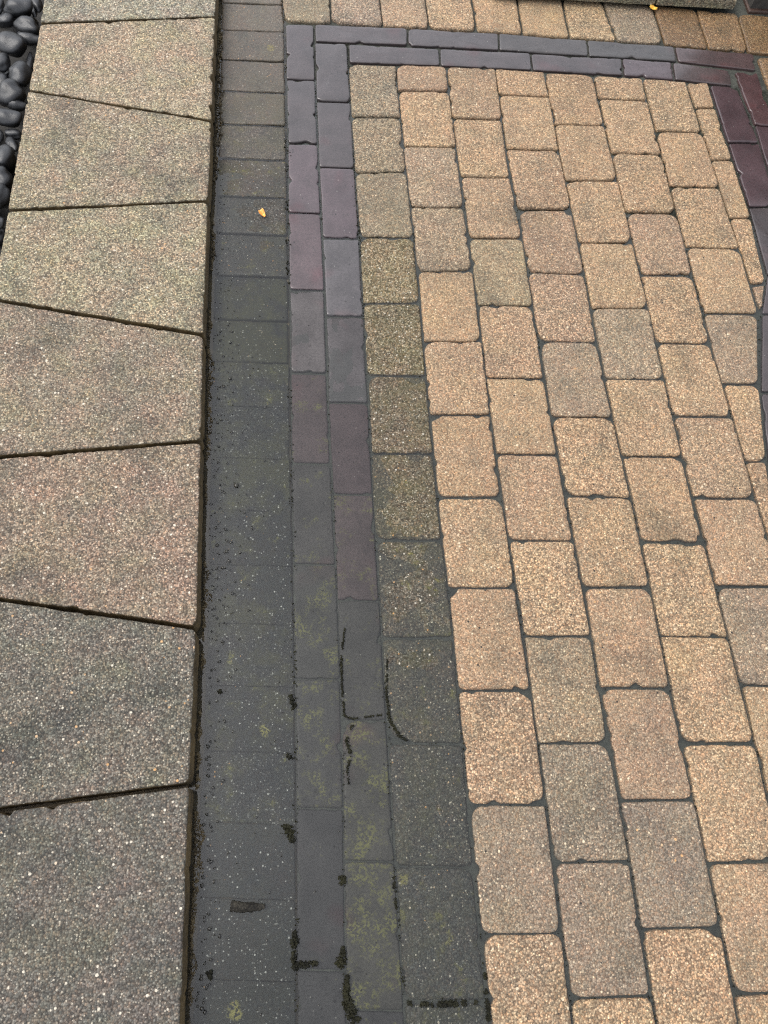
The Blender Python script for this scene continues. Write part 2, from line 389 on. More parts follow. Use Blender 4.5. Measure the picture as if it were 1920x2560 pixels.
M_GUT = mat_aggregate("gutter_aggregate", grain=360, contrast=0.8, pale=(0.34, 0.34, 0.32), pale_amt=0.88, bump=0.5, pale_scale=220, rough=0.6, speck_amt=0.86, speck_scale=330, speck_gain=2.0, speck_pale=0.4, lichen=0.36, olive=0.30, spec=0.08)
M_BRICK = mat_brick("dark_clay")
M_SIDE = mat_soil("dark_slab_side", (0.030, 0.020, 0.008), (0.110, 0.075, 0.030), 90, 0.6)  # slab sides and foundation, a darker brown than the tops
M_BED = mat_soil("joint_sand", (0.010, 0.012, 0.008), (0.042, 0.044, 0.034), 120, 0.8)
M_MUD_REFL = mat_soil("gutter_mud_and_reflection", (0.020, 0.014, 0.005), (0.085, 0.060, 0.022), 160, 0.6)  # gutter bed, and the brown standing in for the slabs' dark reflection
M_SOIL = mat_soil("dark_soil", (0.008, 0.008, 0.008), (0.02, 0.018, 0.015), 50, 0.9)
M_GROUND = mat_soil("ground_earth", (0.10, 0.085, 0.06), (0.18, 0.15, 0.11), 8, 0.9)
M_WATER = mat_water("rain_water")
M_PEB = mat_pebble("black_pebble_stone")
M_CLUMP = mat_soil("moss_dirt_and_dark_breaks", (0.002, 0.002, 0.001), (0.020, 0.019, 0.007), 300, 0.5, 1.0, 0.2)  # joint grit, and crumbs standing in for dark breaks in the reflection
M_TWIG = mat_soil("wet_twig_bark", (0.002, 0.0015, 0.001), (0.045, 0.040, 0.030), 240, 0.5, 1.0, 0.2)
M_PET_O = mat_plain("orange_petal_skin", (0.75, 0.24, 0.035), (0.80, 0.42, 0.10), 0.45, 160)
M_PET_Y = mat_plain("yellow_petal_skin", (0.85, 0.42, 0.03), (0.88, 0.56, 0.08), 0.45, 120)
M_SPECK = mat_plain("dark_speck", (0.006, 0.006, 0.005), (0.02, 0.018, 0.012), 0.35)
M_WALLB = mat_soil("wet_brown_wall_brick", (0.018, 0.009, 0.006), (0.055, 0.028, 0.018), 60, 0.6)
M_MORT = mat_soil("dark_mortar", (0.02, 0.018, 0.015), (0.045, 0.04, 0.034), 60, 0.85)

# ------------------------------------------------------------------ column boundaries read off the photograph (pixels)
B = [
 [(860,0),(871,164),(885,400),(902,640),(935,1280),(972,1920),(1012,2560)],
 [(989,168),(1005,347),(1024,501),(1040,640),(1059,871),(1077,1064),(1098,1280),(1118,1450),(1137,1627),(1153,1820),(1165,1920),(1180,2113),(1199,2306),(1219,2499),(1226,2560)],
 [(1116,172),(1128,289),(1145,405),(1160,521),(1178,640),(1199,814),(1217,968),(1238,1122),(1259,1280),(1277,1396),(1292,1496),(1309,1589),(1326,1724),(1344,1859),(1349,1920),(1369,2036),(1386,2171),(1403,2325),(1423,2479),(1432,2560)],
 [(1236,177),(1253,293),(1274,444),(1292,521),(1312,640),(1331,767),(1350,871),(1367,987),(1390,1122),(1423,1280),(1440,1396),(1459,1473),(1477,1589),(1496,1704),(1517,1839),(1534,1920),(1553,2009),(1575,2159),(1602,2306),(1627,2491),(1641,2560)],
 [(1359,185),(1373,251),(1396,386),(1417,482),(1452,640),(1470,736),(1490,852),(1512,949),(1533,1057),(1556,1149),(1584,1280),(1606,1376),(1625,1473),(1649,1581),(1674,1724),(1701,1836),(1718,1920),(1739,2016),(1766,2144),(1790,2267),(1812,2364),(1836,2479),(1849,2560)],
 [(1481,193),(1496,255),(1512,328),(1531,405),(1551,482),(1587,640),(1603,698),(1621,775),(1641,860),(1660,949),(1681,1037),(1705,1142),(1735,1250),(1743,1280),(1762,1369),(1789,1469),(1816,1577),(1849,1704),(1878,1820),(1901,1920),(1955,2151),(2060,2560)],
 [(1604,201),(1620,270),(1639,336),(1658,417),(1681,498),(1718,635),(1735,706),(1757,783),(1778,868),(1801,949),(1828,1034),(1855,1130),(1882,1230),(1899,1280),(1920,1346),(1985,1577),(2090,1920),(2275,2560)],
 [(1714,214),(1737,278),(1753,336),(1776,405),(1799,478),(1824,552),(1853,635),(1876,713),(1894,780)],
]
B8 = [(1768,212),(1786,278),(1814,359),(1838,432),(1872,540),(1905,640),(1914,690),(1910,745),(1898,800),(1897,960),(1909,1122),(1921,1200),(1960,1450),(2060,1920),(2230,2560)]
BS = [(709,-40),(713,69),(715,204),(719,363),(720,532),(723,733),(725,933),(727,1157),(731,1280),(735,1550),(738,1704),(740,1920),(741,2306),(742,2560)]
BM = [(785,73),(789,231),(794,347),(800,501),(808,640),(815,814),(819,987),(828,1180),(836,1280),(843,1511),(850,1704),(857,1859),(858,2055),(860,2267),(863,2422),(868,2560)]

COLS = [
 [(164,170),(296,297),(436,433),(595,597),(760,760),(938,940),(1135,1135),(1350,1351),(1594,1594),(1856,1859),(2167,2169),(2509,2506),(2885,2885)],
 [(169,173),(233,235),(371,373),(521,523),(682,681),(856,856),(1038,1039),(1244,1244),(1471,1472),(1726,1725),(2011,2012),(2334,2334),(2690,2690)],
 [(173,177),(301,304),(446,447),(598,599),(766,767),(945,948),(1137,1140),(1352,1354),(1591,1591),(1860,1858),(2158,2153),(2498,2491),(2870,2870)],
 [(177,186),(243,249),(378,381),(528,527),(683,688),(855,858),(1043,1045),(1242,1246),(1470,1469),(1722,1722),(2004,2001),(2321,2317),(2680,2680)],
 [(186,193),(315,319),(455,456),(609,610),(773,773),(949,950),(1141,1143),(1356,1359),(1590,1594),(1859,1859),(2156,2151),(2487,2480),(2850,2850)],
 [(193,201),(252,258),(386,391),(534,537),(690,690),(860,862),(1041,1043),(1246,1247),(1467,1468),(1713,1716),(1988,1990),(2300,2302),(2650,2650)],
]
def jr(a, b): return random.uniform(a, b)
def rise(Y):            # the paving climbs gently away from the low end
    return 0.0085 * max(0.0, min(1.0, (Y - 0.8) / 1.5)) ** 1.3

# ------------------------------------------------------------------ setting: ground, beds, water
def sheet(name, pts, mat, z, kind="structure", n=None):
    v = [(p[0], p[1], z(p[0], p[1]) if callable(z) else z) for p in pts]
    return tag(mesh_obj(name, v, [tuple(range(len(v)))], mat, smooth=False), kind=kind)
gp = [(-60, -60), (60, -60), (60, 60), (-60, 60)]
ground = sheet("ground", gp, M_GROUND, -0.12)

def grid_sheet(name, x0, x1, y0, y1, nx, ny, zf, mat):
    v = [(x0 + (x1 - x0) * i / nx, y0 + (y1 - y0) * j / ny) for j in range(ny + 1) for i in range(nx + 1)]
    v = [(a, b, zf(a, b)) for a, b in v]
    f = [(j * (nx + 1) + i, j * (nx + 1) + i + 1, (j + 1) * (nx + 1) + i + 1, (j + 1) * (nx + 1) + i) for j in range(ny) for i in range(nx)]
    return tag(mesh_obj(name, v, f, mat), kind="structure")
XG = P(735, 1600).x                        # gutter / brick border line
XK = P(500, 1280, 0.045).x                 # slab edge line
XF = P(935, 1280).x                        # brick border / tan field
X1, YN, YFAR = 2.2, -0.75, 2.66
def bedz(x, y): return -0.0065 + rise(y) * 1.0 + noise.noise(Vector((x * 30, y * 30, 0))) * 0.0012
gutter = grid_sheet("gutter", XK - 0.06, XG - 0.001, YN, YFAR, 10, 160, lambda x, y: bedz(x, y) - 0.006, M_MUD_REFL)
border = grid_sheet("brick_border", XG, XF - 0.001, YN, YFAR, 10, 160, bedz, M_BED)
pavement = grid_sheet("pavement", XF, X1, YN, YFAR, 90, 150, bedz, M_BED)
water = sheet("water", [(XK - 0.05, YN + 0.005), (X1 - 0.01, YN + 0.005), (X1 - 0.01, YFAR - 0.01), (XK - 0.05, YFAR - 0.01)], M_WATER, 0.0)

# ------------------------------------------------------------------ tan field
TANS = [(0.280, 0.194, 0.115), (0.284, 0.199, 0.119), (0.276, 0.188, 0.112), (0.273, 0.188, 0.116), (0.279, 0.194, 0.116)]
GREYS = [(0.222, 0.168, 0.110), (0.228, 0.170, 0.114), (0.218, 0.168, 0.112)]
PINKS = [(0.252, 0.176, 0.114), (0.256, 0.180, 0.112)]
C1 = [(0.20,0.16,0.108),(0.195,0.155,0.102),(0.185,0.148,0.098),(0.175,0.142,0.092),(0.145,0.12,0.08),(0.12,0.10,0.07),(0.11,0.094,0.066),
      (0.088,0.080,0.063),(0.078,0.073,0.060),(0.066,0.064,0.056),(0.060,0.060,0.055),(0.056,0.057,0.053),(0.056,0.057,0.053)]
special = {(1,2):GREYS[1], (1,3):GREYS[0], (1,0):PINKS[0], (2,3):(0.225,0.175,0.108), (3,4):PINKS[0], (3,5):GREYS[1], (4,4):GREYS[2], (1,10):(0.195,0.150,0.104), (2,8):(0.22,0.166,0.106),
           (2,9):(0.178,0.142,0.10), (3,10):(0.188,0.146,0.104), (2,10):(0.198,0.150,0.106), (1,11):PINKS[1], (3,9):PINKS[0], (6,4):GREYS[1], (5,8):(0.215,0.162,0.110), (4,10):PINKS[1]}
def tan_block(quad_px, color, z, wet=0.0, algae=0, **kw):
    q = [P(x, y) for x, y in quad_px]
    cy = sum(p.y for p in q) / 4
    kw.setdefault("gap", [jr(0.0008, 0.0036) for _ in quad_px]); kw.setdefault("radii", [random.choice((jr(0.004, 0.012), jr(0.010, 0.020), jr(0.018, 0.032))) for _ in quad_px])
    return block("paving_block", q, z + rise(cy), kw.pop("mat", M_TAN), pavement, color, cham=jr(0.0035, 0.0055), wob=0.0012, wob_scale=190, step=0.006, znoise=0.0011, chip=0.022,
                 wet=wet, algae=algae, dome=0.0006, tilt=(jr(-.006, .006), jr(-.006, .006)), **kw)
def var(c, a=0.04): 
    k = 1 + jr(-a, a); return tuple(v * k for v in c)
for ci, joints in enumerate(COLS):
    lb, rb = B[ci], B[ci + 1]
    for ri, ((tl, tr), (bl, br)) in enumerate(zip(joints, joints[1:])):
        quad = [(lerp_poly(lb, tl), tl), (lerp_poly(rb, tr), tr), (lerp_poly(rb, br), br), (lerp_poly(lb, bl), bl)]
        if ci == 0:
            z = [0.002,0.002,0.0018,0.0016,0.0012,0.0008,0.0002,-0.0003,-0.0008,-0.0013,-0.0017,-0.0018,-0.0018][ri]
            tan_block(quad, C1[ri], z, wet=[0,0,0,0,0.1,0.15,0.2,0.3,0.3,0.3,0.3,0.3,0.3][ri], algae=[0,4,8,18,30,40,42,52,52,48,55,55,55][ri], mat=(M_TAN if ri < 3 else M_WTAN), **({"radii": [0.012, 0.008, 0.010, 0.052]} if ri == 8 else {}))
        else:
            col = special.get((ci, ri)) or (random.choice(TANS) if random.random() < 0.8 else random.choice(PINKS))
            tan_block(quad, var(col), jr(0.0032, 0.0056), algae=(14 if random.random() < 0.15 else 0))
# seventh column, cut along the brick border, and the narrow wedge column
J7 = [(201,210),(332,336),(469,473),(620,624),(785,787),(960,962),(1157,1154),(1365,1365),(1600,1600),(1860,1860)]
for ri, ((tl, tr), (bl, br)) in enumerate(zip(J7, J7[1:])):
    rt = lerp_poly(B[7], tr) if tr < 790 else lerp_poly(B8, tr); rbm = lerp_poly(B[7], br) if br < 789 else lerp_poly(B8, br)
    lt, lbm = lerp_poly(B[6], tl), lerp_poly(B[6], bl)
    if ri > 5: rt = max(rt, lt + 25); rbm = max(rbm, lbm + 12)
    if ri > 6: continue
    tan_block([(lt, tl), (rt, tr), (rbm, br), (lbm, bl)], var(special.get((6, ri), random.choice(TANS))), jr(0.0024, 0.0034))
for (t, b_) in ((212, 274), (275, 403), (403, 548), (548, 712)):
    tan_block([(lerp_poly(B[7], t), t), (lerp_poly(B8, t), t), (lerp_poly(B8, b_), b_ - (3 if b_ == 712 else 0)), (lerp_poly(B[7], b_), b_)], var(TANS[0]), 0.003,
              radii=[jr(0.005, 0.012) for _ in range(4)])
tan_block([(1877, 716), (1912, 712), (1907, 770), (1899, 786)], PINKS[0], 0.003, radii=[0.004] * 4, gap=0.003)

# ------------------------------------------------------------------ far soldier row (tan) and the blocks beyond the border's corner
T0 = [(786,66),(1018,77),(1245,90),(1466,106),(1684,122),(1882,141)]
TOPX = [(712, 702), (829, 824), (957, 945), (1073, 1060), (1190, 1175), (1305, 1288), (1423, 1402), (1540, 1502), (1658, 1628), (1768, 1736), (1866, 1838), (1960, 1925), (2055, 2015)]
def top_bot(x): return lerp_poly([(y, x_) for x_, y in T0], x) - 2
def top_top(x): return -42 + (x - 712) * 0.058 + max(0, x - 1300) ** 1.2 * 0.009
tcols = [(0.195,0.16,0.11),(0.23,0.175,0.125),(0.27,0.195,0.128),(0.29,0.205,0.125),(0.29,0.2,0.118),(0.285,0.2,0.116),(0.285,0.205,0.12),(0.21,0.17,0.12),(0.20,0.135,0.075),(0.22,0.145,0.075),(0.21,0.14,0.072),(0.21,0.14,0.072)]
twet = [0,0,0,0,0,0,0,0.35,0.75,0.6,0.75,0.75]
for i in range(len(TOPX) - 1):
    (b0, t0), (b1, t1) = TOPX[i], TOPX[i + 1]
    tan_block([(t0, top_top(t0)), (t1, top_top(t1)), (b1, top_bot(b1)), (b0, top_bot(b0))], tcols[i], 0.003, wet=twet[i], algae=(25 if i == 0 else 0))
for k, (a, b_) in enumerate((((1890, 150), (1978, 148)), ((1922, 236), (2010, 236)), ((1958, 322), (2050, 322)))):
    nx = (((1922, 236), (2010, 236)), ((1958, 322), (2050, 322)), ((2000, 420), (2095, 420)))[k]
    tan_block([a, b_, nx[1], nx[0]], (0.21, 0.14, 0.075), 0.003, wet=0.6)

# ------------------------------------------------------------------ brick border
PUR = [(0.041, 0.032, 0.032), (0.041, 0.033, 0.033), (0.036, 0.032, 0.030), (0.040, 0.034, 0.032)]
RED = [(0.056, 0.038, 0.040), (0.053, 0.038, 0.041)]
def brick(quad_px, color, z=0.0, algae=0, **kw):
    q = [P(x, y) for x, y in quad_px]; cy = sum(p.y for p in q) / 4
    kw.setdefault("gap", jr(0.0018, 0.0032) * (0.5 if cy < 0.45 else 1)); kw.setdefault("radii", [jr(0.003, 0.012) for _ in quad_px])
    return block("brick", q, z + rise(cy), M_BRICK, border, color, wet=max(0.0, min(1.0, (z + rise(cy) + 0.001) / 0.003)), cham=jr(0.002, 0.0035), wob=0.0008, wob_scale=120, step=0.007, chip=0.030, znoise=0.0010, algae=algae,
                 tilt=(jr(-.008, .008), jr(-.006, .006)), **kw)
JO = [66,203,361,533,724,931,1157,1410,1695,2020,2425,2870]
CO = [PUR[0],PUR[1],RED[1],RED[0],(0.055,0.049,0.048),(0.064,0.047,0.048),(0.046,0.042,0.040),(0.042,0.040,0.037),(0.04,0.038,0.036),(0.036,0.034,0.034),(0.036,0.034,0.034)]
AO = [0,0,0,6,18,50,54,62,66,42,34]
ZO = [.0012,.0008,.0002,-.0002,-.0008,-.0014,-.0018,-.0020,-.0022,-.0026,-.0026]
for i in range(len(JO) - 1):
    a, b_ = JO[i], JO[i + 1]
    brick([(lerp_poly(BS, a), a), (lerp_poly(BM, a), a + 2), (lerp_poly(BM, b_), b_ + 3), (lerp_poly(BS, b_), b_)], var(CO[i]), ZO[i], AO[i])
JI = [112,258,421,596,790,1005,1234,1500,1799,2153,2526,2960]
CI = [PUR[1],PUR[1],RED[1],(0.052,0.046,0.047),(0.052,0.047,0.047),(0.064,0.046,0.048),(0.062,0.046,0.046),(0.044,0.041,0.038),(0.045,0.042,0.037),(0.045,0.042,0.037),(0.038,0.036,0.036)]
AI = [0,0,0,3,14,42,56,56,66,70,46]
ZI = [.0014,.001,.0005,.0001,-.0006,-.0012,-.0015,-.0016,-.0017,-.0018,-.0022]
for i in range(len(JI) - 1):
    a, b_ = JI[i], JI[i + 1]
    brick([(lerp_poly(BM, a), a), (lerp_poly(B[0], a), a + 2), (lerp_poly(B[0], b_), b_ + 3), (lerp_poly(BM, b_), b_)], var(CI[i]), ZI[i], AI[i], **({"radii": [0.034, 0.008, 0.006, 0.006]} if i == 8 else {}))

T1o = [(787,110),(1019,120),(1246,132),(1470,146),(1692,160),(1888,183)]
CT = [PUR[0],PUR[1],PUR[3],PUR[2],(0.048,0.031,0.03)]
for i in range(5):
    brick([T0[i], T0[i + 1], T1o[i + 1], T1o[i]], var(CT[i]), 0.001)
T1i = [(870,117),(1098,127),(1324,139),(1553,152),(1678,160),(1824,181)]
T2 = [(872,164),(1100,170),(1329,182),(1557,195),(1684,205),(1830,221)]
for i in range(5):
    brick([T1i[i], T1i[i + 1], T2[i + 1], T2[i]], var([PUR[0],PUR[1],PUR[0],RED[1],(0.048,0.035,0.034)][i]), 0.0012)
DKR = (0.044, 0.027, 0.029)
RI = [((1770,217),(1840,222)),((1817,361),(1896,361)),((1870,520),(1944,520)),((1916,690),(1992,690)),((1903,786),(1975,786)),((1901,982),(1978,982)),((1924,1190),(2004,1190)),((1970,1430),(2055,1430))]
CR = [DKR, DKR, PUR[1], PUR[0], PUR[1], PUR[0], PUR[2]]
for i in range(len(RI) - 1):
    brick([RI[i][0], RI[i][1], RI[i + 1][1], RI[i + 1][0]], var(CR[i]), 0.0018)
RO = [((1832,184),(1890,186)),((1884,317),(1934,322)),((1940,508),(1998,510)),((1992,690),(2058,690)),((1976,800),(2050,800)),((1978,1010),(2060,1010)),((2004,1210),(2090,1210))]
for i in range(len(RO) - 1):
    brick([RO[i][0], RO[i][1], RO[i + 1][1], RO[i + 1][0]], var([(0.052,0.028,0.028), DKR, PUR[1], PUR[0], PUR[1], PUR[0]][i]), 0.002)

SLZ = 0.060
SR = [(557,-320),(545,-115),(537,41),(528,301),(519,502),(507,835),(501,1101),(490,1569),(472,1962),(447,2615),(425,3150)]
def SLX(y): return 110 - 0.172 * y
JS = [(-335,-320),(-150,-115),(58,41),(226,301),(525,502),(747,835),(1148,1101),(1477,1569),(2056,1962),(2540,2615),(3300,3150)]
# ------------------------------------------------------------------ gutter course
JG = [-122,-58,9,77,150,228,310,396,489,581,686,796,902,1012,1141,1271,1409,1556,1711,1877,2055,2245,2449,2668,2900]
GL = [(566,-122),(560,0),(545,309),(530,686),(520,1141),(506,1556),(490,2055),(470,2560),(460,2900)]
for i in range(len(JG) - 1):
    a, b_ = JG[i], JG[i + 1]
    t = i / (len(JG) - 2)
    xa, xb = lerp_poly(SR, a) + 14 + 20 * t, lerp_poly(SR, b_) + 14 + 20 * t  # blocks stop short; the open brown strip imitates the slabs' reflection
    q = [P(xa, a), P(lerp_poly(BS, a) - 2, a + 7), P(lerp_poly(BS, b_) - 2, b_ + 7), P(xb, b_)]
    cy = sum(p.y for p in q) / 4
    base = Vector((0.150, 0.136, 0.115)).lerp(Vector((0.026, 0.0275, 0.0275)), min(1, t * 2.2))
    block("gutter_block", q, -0.0012 - 0.002 * min(1, t * 1.5) + rise(cy) * 0.75 + jr(-.0008, .0008) * (1 if t < 0.5 else 0.5), M_GUT, gutter, var(base, 0.08), gap=[0.0 if t > 0.5 else jr(0.0012, 0.0026), jr(0.001, 0.002), 0.0004 if t > 0.5 else jr(0.0012, 0.0026), 0.001],
          radii=[jr(0.003, 0.012) * (0.5 if t > 0.5 else 1) for _ in range(4)], cham=(jr(0.0010, 0.0018) if t > 0.5 else jr(0.003, 0.005)), wob=0.0015, wob_scale=150, step=0.007, znoise=0.0010, wet=(0.85 if t < 0.28 else 0.4 if t < 0.4 else 0.0),
          algae=random.choice((30, 46, 52, 38)) if 4 < i < 20 else 8, tilt=(0.010 + jr(-.004, .004), jr(-.006, .006)))

# ------------------------------------------------------------------ raised slab edging
edging = bpy.data.objects.new("slab_edging", None); COL.objects.link(edging)
edging.location = (P(250, 1280).x, 0.0, -0.05)
tag(edging, "raised edging of large wedge shaped speckled concrete slabs between black pebbles and wet gutter", "edging")
SC = [(0.225,0.203,0.152),(0.225,0.203,0.152),(0.248,0.204,0.140),(0.212,0.177,0.122),(0.222,0.190,0.126),(0.184,0.151,0.107),(0.187,0.145,0.103),(0.106,0.096,0.075),(0.098,0.089,0.072),(0.098,0.089,0.072)]
for i in range(len(JS) - 1):
    (l0, r0), (l1, r1) = JS[i], JS[i + 1]
    q = [P(SLX(l0), l0, SLZ), P(lerp_poly(SR, r0), r0, SLZ), P(lerp_poly(SR, r1), r1, SLZ), P(SLX(l1), l1, SLZ)]
    block("slab", q, SLZ + jr(-.0012, .0012), M_SLAB, edging, SC[i], gap=[0.0042, 0.0, 0.0042, 0.0], radii=[jr(0.006, 0.014) for _ in range(4)], cham=0.0035, depth=0.058,
          wob=0.0013, wob_scale=190, step=0.005, chip=0.02, znoise=0.0016, tilt=(jr(-.004, .004), jr(-.004, .004)), side_slot=M_SIDE, jag=0.0012)
a0, a1 = P(SLX(-335) + 12, -335, SLZ), P(SLX(3300) + 12, 3300, SLZ)
b0_, b1_ = P(lerp_poly(SR, -320) - 12, -320, SLZ), P(lerp_poly(SR, 3150) - 12, 3150, SLZ)
vv = [(p.x, p.y, z) for z in (-0.11, 0.006) for p in (a0, b0_, b1_, a1)]
mesh_obj("foundation", vv, [(3,2,1,0),(4,5,6,7),(0,1,5,4),(1,2,6,5),(2,3,7,6),(3,0,4,7)], M_SIDE, edging, smooth=False)

# ------------------------------------------------------------------ black pebbles
pb = [P(SLX(-330) - 900, -330), P(SLX(-330) + 20, -330), P(SLX(2900) + 20, 2900), P(SLX(2900) - 900, 2900)]
pebble_bed = sheet("pebble_bed", pb, M_SOIL, -0.075)
def pebble_geo(n=18, mrings=10, seed=0.0, amp=0.12):
    v, f = [(0, 0, -1.0)], []
    for j in range(1, mrings):
        th = -math.pi / 2 + math.pi * j / mrings
        for i in range(n):
            a = 2 * math.pi * i / n
            v.append((math.cos(th) * math.cos(a), math.cos(th) * math.sin(a), math.sin(th)))
    v.append((0, 0, 1.0)); top = len(v) - 1
    out = []
    for x, y, z in v:
        k = 1 + amp * noise.noise(Vector((x * 1.1, y * 1.1, z * 1.1 + seed))) + amp * 0.35 * noise.noise(Vector((x * 2.7, y * 2.7, z * 2.7 + seed)))
        out.append((x * k, y * k, z * k))
    for i in range(n): f.append((0, 1 + (i + 1) % n, 1 + i))
    for j in range(mrings - 2):
        for i in range(n):
            a = 1 + j * n + i; b_ = 1 + j * n + (i + 1) % n
            f.append((a, b_, b_ + n, a + n))
    o = 1 + (mrings - 2) * n
    for i in range(n): f.append((o + i, o + (i + 1) % n, top))
    return out, f
PEB = [ # px, py, semi-axes px, turn deg, height offset, label
 (47,21,36,18,0,0.0,"large smooth grey-black oval pebble near the photo's top left, left of the topmost slab joint"),
 (91,6,13,22,20,-0.008,"upright black pebble at the photo's top edge touching the topmost slab"),
 (-2,17,12,20,0,-0.006,"black pebble cut by the photo's left edge at the topmost corner"),
 (86,33,7,12,10,-0.02,"tiny black pebble squeezed between the topmost large oval pebble and the slab"),
 (14,50,22,13,10,-0.012,"flat black pebble at the left edge just under the topmost large oval pebble"),
 (68,65,34,15,-30,0.0,"long ridged black pebble touching the slab just below the topmost slab joint"),
 (72,97,29,11,-4,-0.008,"flat dark pebble wedged under the long ridged pebble against the slab"),
 (29,110,40,25,-42,0.004,"big slanting black pebble with pale scuff marks at the left edge"),
 (75,155,9,28,4,-0.016,"narrow upright black pebble standing against the second slab"),
 (6,157,19,22,0,-0.004,"bluish black round pebble at the left edge below the scuffed one"),
 (49,188,29,25,0,0.0,"round black pebble with a curved groove beside the second slab"),
 (3,204,17,20,0,-0.01,"dull black pebble at the left edge beside the grooved round pebble"),
 (28,235,34,26,0,0.002,"large round charcoal pebble left of the second visible slab joint"),
 (41,262,23,12,-10,-0.004,"small dark pebble with a pale top streak under the large round charcoal pebble"),
 (19,294,38,21,-16,0.002,"long blue-grey pebble lying across the bed beside the third slab"),
 (0,340,9,14,0,-0.008,"very small black pebble at the left edge below the long blue-grey pebble"),
 (33,336,23,10,-6,-0.014,"low dark flat pebble between the long blue-grey pebble and the slab"),
 (30,363,15,19,25,-0.008,"small rounded black pebble tucked against the slab above the blocky pebble"),
 (9,390,26,30,0,0.002,"blocky blue-black pebble at the left edge beside the third slab"),
 (5,447,25,24,0,-0.002,"cracked charcoal pebble at the left edge below the blocky pebble"),
 (1,490,22,28,0,0.0,"grey-black pebble with a pale patch at the left edge above the third slab joint"),
 (-3,558,14,17,0,-0.004,"lowest black pebble in the photo, just cut by the left edge"),
]
pgeo = []
for k in range(7):
    v, f = pebble_geo(22, 14, seed=k * 7.7 + 1, amp=0.26)
    me = bpy.data.meshes.new("black_pebble"); me.from_pydata(v, [], f); me.materials.append(M_PEB)
    me.polygons.foreach_set("use_smooth", [True] * len(me.polygons)); me.update(); pgeo.append(me)
for k, (px, py, sx, sy, ang, dz, lab) in enumerate(PEB):
    zc = -0.012 + dz
    c = P(px, py, zc); ex = (P(px + 10, py, zc) - c).length / 10; ey = (P(px, py + 10, zc) - c).length / 10
    ob = bpy.data.objects.new("black_pebble", pgeo[k % 7]); COL.objects.link(ob)
    ax, ay = sx * ex * 1.04, sy * ey * 0.96
    ob.scale = (ax, ay, min(ax, ay) * jr(0.72, 0.9)); ob.rotation_euler = (jr(-.12, .12), jr(-.12, .12), math.radians(ang)); ob.location = c
    tag(ob, lab, "pebble", "black pebbles beside the slabs")
# the rest of the bed, out of the picture and in the gaps underneath
rv, rf = [], []
sv, sf = pebble_geo(10, 6, 3.3)
for k in range(620):
    y = jr(-320, 2850); x = SLX(y) - jr(0, 1) ** 1.0 * 800
    deep = (x > -40 and y < 640)
    zc = (-0.055 if deep else jr(-0.045, -0.015))
    if x > SLX(y) - 22 and not deep: continue
    c = P(x, y, zc); r = jr(0.022, 0.04); e = jr(0.6, 0.95); an = jr(0, 6.3); h = r * jr(0.5, 0.7)
    o = len(rv)
    for vx, vy, vz in sv:
        X, Y = vx * r, vy * r * e
        rv.append((c.x + X * math.cos(an) - Y * math.sin(an), c.y + X * math.sin(an) + Y * math.cos(an), c.z + vz * h))
    rf += [tuple(i + o for i in ff) for ff in sf]
tag(mesh_obj("loose_pebbles", rv, rf, M_PEB), "mass of small black pebbles filling the bed under and beyond the visible ones", "pebbles", kind="stuff")

# ------------------------------------------------------------------ step at the far side and the wall beyond
step = bpy.data.objects.new("stone_step", None); COL.objects.link(step)
SZ = 0.055
step.location = P(1600, 20, 0)
tag(step, "low grey-beige stone step with a dark gap under its front edge at top right", "step")
sx_ = [1235, 1648, 1848]
for i in range(2):
    f0, f1 = [P(xx, -20 + (xx - 1480) * 0.056, SZ) for xx in (sx_[i], sx_[i + 1])]
    q = [f0 + Vector((0, 0.32, 0)), f1 + Vector((0, 0.32, 0)), f1, f0]
    block("tread_slab", q, SZ, M_SLAB, step, (0.20, 0.185, 0.13), gap=0.002, radii=[0.006] * 4, cham=0.004, depth=0.03, wob=0.001, step=0.01, znoise=0.001, wet=0.3)
r0, r1 = P(1235, 0, 0), P(1848, 34, 0)
vv = [(p.x, p.y, z) for z in (-0.1, SZ - 0.032) for p in (r0 + Vector((0, 0.045, 0)), r1 + Vector((-0.02, 0.045, 0)), r1 + Vector((-0.02, 0.33, 0)), r0 + Vector((0, 0.36, 0)))]
mesh_obj("riser", vv, [(3,2,1,0),(4,5,6,7),(0,1,5,4),(1,2,6,5),(2,3,7,6),(3,0,4,7)], M_MORT, step, smooth=False)

wall = bpy.data.objects.new("brick_wall", None); COL.objects.link(wall)
wl0 = P(1868, 36, 0); wall.location = (wl0.x, wl0.y, 0)
tag(wall, "dark wet brown brick wall just past the right end of the step", "wall")
WB = [(wl0.x, wl0.y + 0.004), (wl0.x + 1.0, wl0.y + 0.004)]
vv = [(x, y, z) for z in (-0.08, 0.93) for x, y in ((wl0.x + .006, wl0.y + .012), (wl0.x + 0.99, wl0.y + .012), (wl0.x + 0.99, wl0.y + 0.21), (wl0.x + .006, wl0.y + 0.21))]
mesh_obj("mortar_core", vv, [(3,2,1,0),(4,5,6,7),(0,1,5,4),(1,2,6,5),(2,3,7,6),(3,0,4,7)], M_MORT, wall, smooth=False)
bq = [Vector((0, 0, 0)), Vector((0.205, 0, 0)), Vector((0.205, 0.1, 0)), Vector((0, 0.1, 0))]
proto = block("wall_brick", bq, 0.055, M_WALLB, wall, (1, 1, 1), gap=0.0, radii=[0.004] * 4, cham=0.004, depth=0.055, wob=0.001, step=0.05, znoise=0.001)
pm = proto.data; first = True
